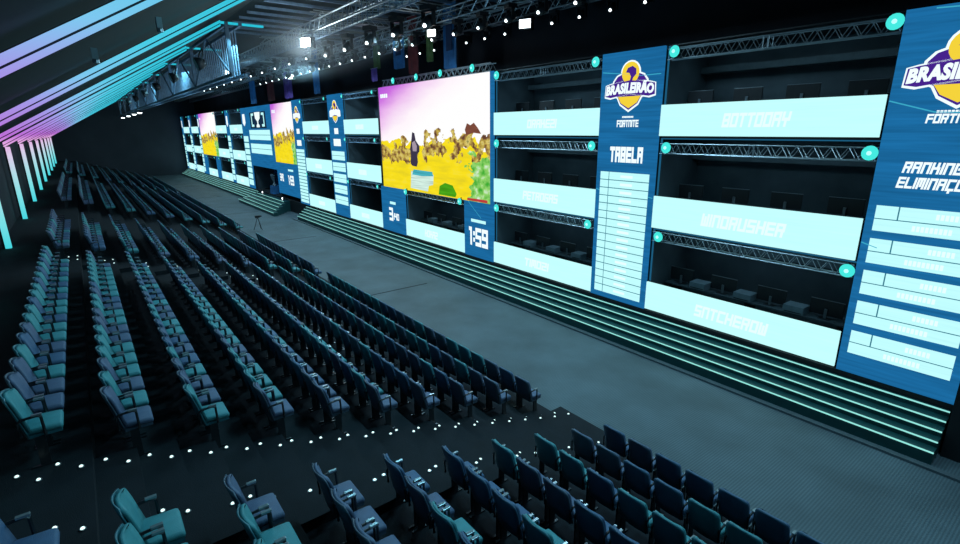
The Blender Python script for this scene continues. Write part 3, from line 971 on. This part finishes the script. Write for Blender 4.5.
# ================================================================== LIGHTING GRID
GZ = 10.45
for y, x1, lb, ww, bay, m_, r_ in ((9.3, -9.0, 'long lighting truss nearest the seats, parallel to the stage', 0.7, 0.6, m_alu, 0.035),
                       (12.5, -6.0, 'long lighting truss in front of the stage wall', 0.45, 0.8, m_alu, 0.03), (14.4, -6.0, 'rearmost long lighting truss above the stage wall', 0.4, 0.8, m_alu, 0.03)):
    t = truss('lighting_truss', (-88, y, GZ), (x1, y, GZ), ww, 0.42, bay, lb, 'truss', 'long trusses of the lighting grid', m_, r_)
    if ww > 0.6:
        b = MB()
        x = 1.0
        while x < 78:
            b.box(x-0.02, x+0.02, -ww/2-0.01, -ww/2+0.01, -0.34, 0.44)
            x += 0.42
        b.box(0.5, 78.5, -ww/2-0.015, -ww/2+0.015, -0.36, -0.33)
        b.build('hanging_bars', m_girder, t)
for k, x in enumerate((-15.5, -19.4, -23.25, -31.0, -38.75, -46.5, -54.25, -62.0)):
    truss('cross_truss', (x, 8.9, GZ+0.47), (x, 14.7, GZ+0.47), 0.4, 0.32, 0.7, 'cross truss of the lighting grid, %s from the camera' % ORD[k], 'truss', 'cross trusses of the lighting grid', m_alu, 0.028)
for k in range(14):
    t = thing('roof_rib', 'thin roof rib under the flat ceiling, %s from the camera' % ORD[k], 'roof rib', (-14.2-1.35*k, 7.1, 11.45), 'ribs under the flat ceiling')
    MB().box(-0.05, 0.05, 0, 8.0, 0.0, 0.10).build('rib_bar', m_girder, t)

def make_head():
    t = thing('moving_head', '', 'stage light')
    a = MB().box(-0.17, 0.17, -0.17, 0.17, -0.13, 0.0, 0.01).build('base', m_blackplastic, t)
    b = MB()
    b.box(-0.21, 0.21, -0.06, 0.06, -0.17, -0.131)
    b.box(-0.21, -0.16, -0.06, 0.06, -0.52, -0.13)
    b.box(0.16, 0.21, -0.06, 0.06, -0.52, -0.13)
    c = b.build('yoke', m_blackplastic, t)
    b = MB()
    b.tube([(0, 0.16, -0.30), (0, 0.10, -0.34), (0, -0.02, -0.42), (0, -0.16, -0.52)], [0.10, 0.155, 0.155, 0.13], 12)
    d = b.build('head', m_blackplastic, t, True)
    e = MB().tube([(0, -0.161, -0.521), (0, -0.20, -0.548)], [0.055, 0.04], 10).build('lens', e_bulb, d)
    remember(d, [e])
    return remember(t, [a, c, d])
head0 = make_head()
used = []
def place_head(loc, label, group, rz=0.0, s=1.0):
    if not used:
        used.append(1)
        head0.location = loc
        tag(head0, label, group=group)
        o = head0
    else:
        o = copy_tree(head0, loc, label, group)
    o.rotation_euler = (0, 0, rz)
    o.scale = (s, s, s)
    return o
for k in range(13):
    place_head((-10.4-1.3*k, 14.4, GZ-0.03), 'black moving light with white bulb on the rearmost truss, %s from the right' % ORD[k], 'moving lights on the rearmost truss', 0.2, 0.85)
for k in range(22):
    place_head((-11.36-1.57*k, 12.5, GZ-0.03), 'black moving light on the truss before the stage wall, %s from the right' % ORD[k], 'moving lights on the truss before the stage wall', -0.2, 1.0)
for k in range(16):
    place_head(((-14.9-2.05*k) if k < 5 else (-14.9-2.05*4-2.45*(k-4)), 9.45, GZ-0.37), 'black moving light on the truss nearest the seats, %s from the right' % ORD[k], 'moving lights on the truss nearest the seats', 0.3, 1.15 if k < 5 else 0.9)

# big white floods
for k, (x, y, z, s, lb) in enumerate(((-23.5, 8.7, 10.2, 1.15, 'brightest square white floodlight, glaring in the lighting grid'), (-38.2, 8.7, 10.2, 1.1, 'square white floodlight deep in the lighting grid, above the trophy panel'),
                           (-15.35, 14.0, 10.25, 1.0, 'square white floodlight on the rear truss right of the largest screen'), (-18.8, 12.1, 10.2, 0.85, 'square white floodlight hanging above the largest screen'),
                           (-38.6, 12.9, 10.15, 0.9, 'small white floodlight low over the middle screen'))):
    t = thing('floodlight', lb, 'floodlight', (x, y, z), 'square white floodlights in the grid', 0.45)
    t.scale = (s, s, s)
    MB().box(-0.26, 0.26, -0.10, 0.14, -0.36, 0.02, 0.02).build('housing', m_blackplastic, t)
    MB().box(-0.22, 0.22, -0.13, -0.101, -0.32, -0.02, 0.008).build('lens', e_flood if k == 0 else e_bulb, t)
    MB().tube([(-0.28, 0, -0.15), (-0.28, 0, 0.14), (0.28, 0, 0.14), (0.28, 0, -0.15)], 0.02, 5).build('yoke', m_blackplastic, t)
lamp_light('grid_fill_light', 'POINT', (-22.8, 8.2, 9.6), 120, (0.75, 0.92, 1.0), None, 0.4)  # added point fill beside the brightest flood, lights the trusses

# hanging cloths above the stage wall
def cloth(x, y, z0, z1, w, m, label, mark=None, name='hanging_banner'):
    t = thing(name, label, 'banner', (x, y, z1), 'cloth banners hanging above the stage wall')
    b = MB()
    n = 8
    pts_f, pts_b = [], []
    for i in range(n+1):
        u = -w/2+w*i/n
        yy = 0.03*math.sin(i*1.3)
        pts_f.append((u, yy-0.008))
        pts_b.append((u, yy+0.008))
    loop = pts_f+pts_b[::-1]
    top = [b.bm.verts.new((u, v, 0)) for u, v in loop]
    bot = [b.bm.verts.new((u, v, z0-z1+(0.06 if i in (0, len(loop)-1) else 0))) for i, (u, v) in enumerate(loop)]
    b.bm.faces.new(top)
    b.bm.faces.new(bot[::-1])
    for i in range(len(loop)):
        j = (i+1) % len(loop)
        b.bm.faces.new((top[i], top[j], bot[j], bot[i]))
    b.build('cloth', m, t)
    MB().tube([(-w/2-0.05, 0, 0.02), (w/2+0.05, 0, 0.02)], 0.02, 5).build('rod', m_alu, t)
    if mark:
        MB().box(-w*0.22, w*0.22, -0.06, -0.045, (z0-z1)*0.72, (z0-z1)*0.30).build('dark_mark', mark, t)
    return t
cloth(-24.2, 13.55, 9.30, 11.5, 1.15, m_bluecloth, 'bright blue cloth banner with dark mark hanging left of the red banner', m_navycloth)
cloth(-22.9, 13.60, 8.95, 11.5, 0.95, m_red, 'dark red cloth banner hanging above the largest screen')
cloth(-21.4, 13.60, 9.35, 11.5, 0.60, m_greencloth, 'narrow green cloth banner right of the red one')
cloth(-19.7, 13.55, 8.90, 11.5, 1.00, m_bluecloth, 'wide blue cloth banner with dark mark hanging right of the green one', m_navycloth)
cloth(-27.0, 13.55, 8.90, 9.55, 0.75, m_purplecloth, 'small violet cloth banner low above the wall left of the blue one')
cloth(-27.4, 13.95, 9.60, 11.5, 0.85, m_greencloth, 'dull green cloth banner hanging behind the violet one')
for k, (x, m_, cn) in enumerate(((-42.0, m_purplecloth, 'violet'), (-46.5, m_red, 'dark red'), (-52, m_bluecloth, 'blue'), (-36.0, m_bluecloth, 'pale blue'))):
    cloth(x, 13.7, 8.75, 11.5, 2.0 if k < 3 else 1.2, m_, 'distant %s cloth hanging above the stage wall near the trophy panel' % cn)

# ================================================================== STEP LIGHTS
def make_dot():
    t = thing('step_light', '', 'step light')
    a = MB().tube([(0, 0, 0.0), (0, 0, 0.012)], 0.032, 10).build('bezel', m_silver, t)
    c = MB().tube([(0, 0, 0.0121), (0, 0, 0.024)], [0.021, 0.015], 10).build('lens', e_dot, a)
    remember(a, [c])
    return remember(t, [a])
dot0 = make_dot()
dused = []
def place_dot(loc, label, group):
    if not dused:
        dused.append(1)
        dot0.location = loc
        return tag(dot0, label, group=group)
    return copy_tree(dot0, loc, label, group)
for side, xs, lb, gp in ((0, (-6.95, -7.17), 'small white step light in the row along the far side of the nearest cross aisle', 'step lights, far side of the nearest aisle'),
                 (1, (-5.72, -5.90), 'small white step light in the row beside the nearest seat block', 'step lights beside the nearest seat block')):
    for n in range(10):
        zz = tread_z(n)
        zh = ((tread_z(n-1) if n else 0.0)+zz)/2
        # tread nosing and half step nosing, each with two lights
        for (yy, z_) in ((edge_y(n)-0.11, zz), (edge_y(n)+P/2-0.11, zh)):
            place_dot((xs[0], yy, z_), lb, gp)
            if side == 0 or z_ == zz: place_dot((xs[1], yy-0.22, z_), lb, gp)
    for yy in (-0.98, -1.42):
        place_dot((xs[0], yy, tread_z(9)), lb, gp)
        place_dot((xs[1], yy-0.2, tread_z(9)), lb, gp)
for xs, lb, gp in (((-19.65, -20.25), 'small white step light in the second cross aisle', 'step lights in the second aisle'),):
    for n in range(3, 10):
        for x in xs:
            place_dot((x, edge_y(n)-0.08, tread_z(n)), lb, gp)
            place_dot((x, edge_y(n)-0.30, tread_z(n)), lb, gp)

# ================================================================== SEATS
def shell_grid(b, prof, w, t, nx=6, curve=0.05, cr=0.07):
    """curved panel: prof is a list of (y,z) up the panel, w its width, t its thickness"""
    rows = []
    n = len(prof)
    for side in (0, 1):
        grid = []
        for j, (y, z) in enumerate(prof):
            row = []
            f = j/(n-1)
            ww = w/2
            if f > 0.55: ww -= cr*(1-math.sqrt(max(0.0, 1-((f-0.55)/0.45)**2)))
            for i in range(nx+1):
                u = -1+2*i/nx
                yy = y+curve*u*u+(t/2 if side == 0 else -t/2)
                row.append(b.bm.verts.new((u*ww, yy, z-0.02*u*u*f)))
            grid.append(row)
        rows.append(grid)
    A, B = rows
    for j in range(n-1):
        for i in range(nx):
            b.bm.faces.new((A[j][i], A[j][i+1], A[j+1][i+1], A[j+1][i]))
            b.bm.faces.new((B[j][i], B[j+1][i], B[j+1][i+1], B[j][i+1]))
    for j in range(n-1):
        b.bm.faces.new((A[j][0], A[j+1][0], B[j+1][0], B[j][0]))
        b.bm.faces.new((A[j][nx], B[j][nx], B[j+1][nx], A[j+1][nx]))
    for i in range(nx):
        b.bm.faces.new((A[0][i], B[0][i], B[0][i+1], A[0][i+1]))
        b.bm.faces.new((A[n-1][i], A[n-1][i+1], B[n-1][i+1], B[n-1][i]))

def make_seat(fab, shell):
    t = thing('auditorium_seat', '', 'seat')
    kids = []
    b = MB()
    b.box(-0.205, 0.205, -0.12, 0.225, 0.40, 0.475, 0.032)
    for v in b.bm.verts:
        if v.co.y > 0.14: v.co.z -= 0.03*(v.co.y-0.14)/0.10
        v.co.z += 0.012*(abs(v.co.x)/0.205)**2
    kids.append(b.build('seat_cushion', fab, t, True))
    b = MB()
    b.box(-0.195, 0.195, -0.11, 0.21, 0.36, 0.398)
    kids.append(b.build('seat_pan', shell, t))
    b = MB()
    shell_grid(b, [(-0.11, 0.45), (-0.13, 0.54), (-0.155, 0.65), (-0.178, 0.75), (-0.197, 0.82), (-0.210, 0.865), (-0.219, 0.892), (-0.224, 0.905)], 0.435, 0.034, curve=0.045, cr=0.075)
    kids.append(b.build('backrest', fab, t, True))
    b = MB()
    shell_grid(b, [(-0.135, 0.38), (-0.165, 0.54), (-0.190, 0.65), (-0.213, 0.75), (-0.232, 0.82), (-0.245, 0.868), (-0.254, 0.900), (-0.259, 0.925)], 0.46, 0.016, curve=0.045, cr=0.075)
    kids.append(b.build('back_shell', shell, t, True))
    for s in (-1, 1):
        x = s*0.232
        b = MB()
        b.tube([(x, -0.15, 0.42), (x, -0.16, 0.60), (x, -0.12, 0.635), (x, 0.02, 0.645), (x, 0.055, 0.625), (x, 0.06, 0.38)], 0.017, 5)
        arm = b.build('armrest', m_metal, t)
        kids.append(arm)
        b = MB()
        b.box(x-0.019, x+0.019, -0.03, 0.070, 0.645, 0.668, 0.005)
        remember(arm, [b.build('armrest_cap', m_tip, arm)])
        b = MB()
        b.box(x-0.010, x+0.010, -0.05, 0.05, 0.02, 0.38)
        b.box(x-0.016, x+0.016, -0.13, 0.12, 0.0, 0.02)
        kids.append(b.build('leg', m_metal, t))
    return remember(t, kids)
PROTO = {'teal': make_seat(m_fteal, m_shteal), 'blue': make_seat(m_fblue, m_shblue), 'slate blue': make_seat(m_fslate, m_shslate)}
first = {'teal': True, 'blue': True, 'slate blue': True}
PITCH_X = 0.55
# camera test, only to leave out seats wholly outside the frame
def inframe(x, y, z, mx=0.09, my=0.13):
    d = Vector((x, y, z))-CAM
    f = d.dot(fw)
    if f < 0.5: return False
    u, v = FPX*d.dot(rt2)/f/960, FPX*d.dot(up2)/f/544
    return abs(u) < 0.5+mx and abs(v) < 0.5+my
def rowname(n): return 'front row' if n == 0 else ('back row' if n == 9 else '%s row from the stage' % ORD[n])
seats = []
blocks = []
for n in range(10):
    y = row_y(n)
    z = tread_z(n)
    for k in range(24):
        x = -5.0+PITCH_X*k
        if inframe(x, y, z+0.6, 0.03, 0.06):
            seats.append((x, y, z, n, k, 'near block'))
    nm = (21, 21, 21, 21, 21, 20, 20, 20, 19, 19)[n]
    for k in range(nm):
        seats.append((-7.49-PITCH_X*k, y, z, n, k, 'middle block'))
    x0 = -20.6 if n < 8 else (-20.4 if n == 8 else -20.1)
    nf = 15 if n < 3 else (14 if n == 3 else (13 if n < 6 else (12 if n < 8 else 11)))
    for k in range(nf):
        seats.append((x0-PITCH_X*k, y, z, n, k, 'third block'))
    for k in range(30 if n > 6 else (35 if n > 4 else 38)):
        x = -33.7-PITCH_X*k-(0.4 if n > 7 else 0)
        seats.append((x, y, z, n, k, 'fourth block'))
    for k in range(34):
        x = -57.0-PITCH_X*k
        seats.append((x, y, z, n, k, 'farthest block'))
rng = random.Random(11)
def pick():
    r = rng.random()
    return 'teal' if r < 0.42 else ('blue' if r < 0.66 else 'slate blue')
cols = {}
for s in seats: cols[s] = pick()
# what the near photograph shows: first seats of some rows
for s in list(cols):
    x, y, z, n, k, bl = s
    if bl == 'near block':
        if n == 9: cols[s] = 'blue'
        elif n == 8: cols[s] = 'teal'
        elif n == 7: cols[s] = 'slate blue' if k == 0 else 'teal'
        elif n == 6: cols[s] = 'slate blue' if k < 4 else 'blue'
        elif n == 0: cols[s] = 'blue' if k != 1 else 'slate blue'
    if bl == 'middle block' and k == 0:
        cols[s] = 'teal' if n in (9, 7) else 'slate blue'
order = {'near block': 0, 'middle block': 1, 'third block': 2, 'fourth block': 3, 'farthest block': 4}
def dist(s): return (Vector(s[:3])-CAM).length
seats.sort(key=dist)
single = [s for s in seats if inframe(s[0], s[1], s[2]+0.6, 0.03, 0.06)][:300]
ss = set(single)
rest = [s for s in seats if s not in ss and s[5] != 'near block']
for s in single:
    x, y, z, n, k, bl = s
    c_ = cols[s]
    lab = '%s seat, %s, %s, %s from its %s' % (c_, {'near block': 'nearest block'}.get(bl, bl), rowname(n), ORD[k], 'aisle end' if bl == 'near block' else 'near end')
    gp = 'seats of the '+bl
    src = PROTO[c_]
    rzv = 0.0
    if first[c_]:
        first[c_] = False
        src.location = (x, y, z)
        tag(src, lab, group=gp)
    else:
        copy_tree(src, (x, y, z), lab, gp)

# all the remaining, far seats as one mesh
bm = bmesh.new()
def lowbox(x0, x1, y0, y1, z0, z1, mi, lean=0.0):
    v = [bm.verts.new((x, y+(lean if z == z1 else 0), z)) for z in (z0, z1) for y in (y0, y1) for x in (x0, x1)]
    for f in ((0, 2, 3, 1), (4, 5, 7, 6), (0, 1, 5, 4), (2, 6, 7, 3), (0, 4, 6, 2), (1, 3, 7, 5)):
        bm.faces.new([v[i] for i in f]).material_index = mi
for s in rest:
    x, y, z = s[:3]
    mi = {'teal': 0, 'blue': 1, 'slate blue': 2}[cols[s]]
    lowbox(x-0.205, x+0.205, y-0.12, y+0.24, z+0.40, z+0.47, mi)
    lowbox(x-0.21, x+0.21, y-0.14, y-0.10, z+0.44, z+0.92, mi, -0.11)
    lowbox(x-0.22, x+0.22, y-0.16, y-0.141, z+0.38, z+0.93, mi+3, -0.11)
    for sx in (-0.232, 0.232):
        lowbox(x+sx-0.015, x+sx+0.015, y-0.15, y+0.07, z+0.62, z+0.65, 6)
        lowbox(x+sx-0.015, x+sx+0.015, y+0.04, y+0.07, z+0.40, z+0.62, 6)
        lowbox(x+sx-0.012, x+sx+0.012, y-0.05, y+0.05, z, z+0.40, 6)
me = bpy.data.meshes.new('distant_seats')
bm.normal_update()
bmesh.ops.recalc_face_normals(bm, faces=bm.faces)
bm.to_mesh(me)
bm.free()
for m_ in (m_fteal, m_fblue, m_fslate, m_shteal, m_shblue, m_shslate, m_metal): me.materials.append(m_)
o = bpy.data.objects.new('distant_seats', me)
C.objects.link(o)
tag(o, 'rows of teal and blue seats fading into the dark far blocks of the stand', 'seats', kind='stuff')

# camera on a tripod at the front edge of the far seats
t = thing('camera_tripod', 'small dark video camera on a tripod at the front edge of the distant seats', 'camera', (-35.5, 8.7, 0))
for k in range(3):
    a = k*2*PI/3+0.4
    MB().tube([(0.42*math.cos(a), 0.42*math.sin(a), 0.02), (0.04*math.cos(a), 0.04*math.sin(a), 1.05)], 0.022, 6).build('leg', m_black, t)
MB().box(-0.10, 0.10, -0.22, 0.16, 1.08, 1.30, 0.01).build('camera_body', m_blackplastic, t)
MB().tube([(0, 0.16, 1.2), (0, 0.32, 1.2)], [0.06, 0.075], 10).build('lens', m_black, t)
MB().tube([(0, 0, 1.03), (0, 0, 1.08)], 0.05, 8).build('tripod_head', m_black, t)
t.scale = (0.75, 0.75, 0.75)

# ================================================================== HAZE round the glaring floodlight
def haze(cx, cy, cz, rx, ry, rz, dens):
    m = bpy.data.materials.new('stage_haze')
    m.use_nodes = True
    nt = m.node_tree
    nt.nodes.clear()
    out = nt.nodes.new('ShaderNodeOutputMaterial')
    v = nt.nodes.new('ShaderNodeVolumeScatter')
    v.inputs['Color'].default_value = (0.75, 0.9, 1.0, 1)
    v.inputs['Anisotropy'].default_value = 0.2
    tc = nt.nodes.new('ShaderNodeTexCoord')
    ln = nt.nodes.new('ShaderNodeVectorMath')
    ln.operation = 'LENGTH'
    mr = nt.nodes.new('ShaderNodeMapRange')
    mr.interpolation_type = 'SMOOTHSTEP'
    mr.inputs['From Min'].default_value = 1.0
    mr.inputs['From Max'].default_value = 0.0
    mr.inputs['To Min'].default_value = 0.0
    mr.inputs['To Max'].default_value = dens
    nt.links.new(tc.outputs['Object'], ln.inputs[0])
    nt.links.new(ln.outputs['Value'], mr.inputs['Value'])
    nt.links.new(mr.outputs[0], v.inputs['Density'])
    nt.links.new(v.outputs[0], out.inputs['Volume'])
    bm = bmesh.new()
    bmesh.ops.create_icosphere(bm, subdivisions=3, radius=1.0)
    me = bpy.data.meshes.new('haze')
    bm.to_mesh(me)
    bm.free()
    me.materials.append(m)
    o = bpy.data.objects.new('haze', me)
    o.location = (cx, cy, cz)
    o.scale = (rx, ry, rz)
    C.objects.link(o)
    tag(o, 'pale blue haze glowing round the brightest floodlight', 'haze', kind='stuff')
haze(-24.5, 9.0, 10.0, 9.0, 3.4, 1.6, 0.10)
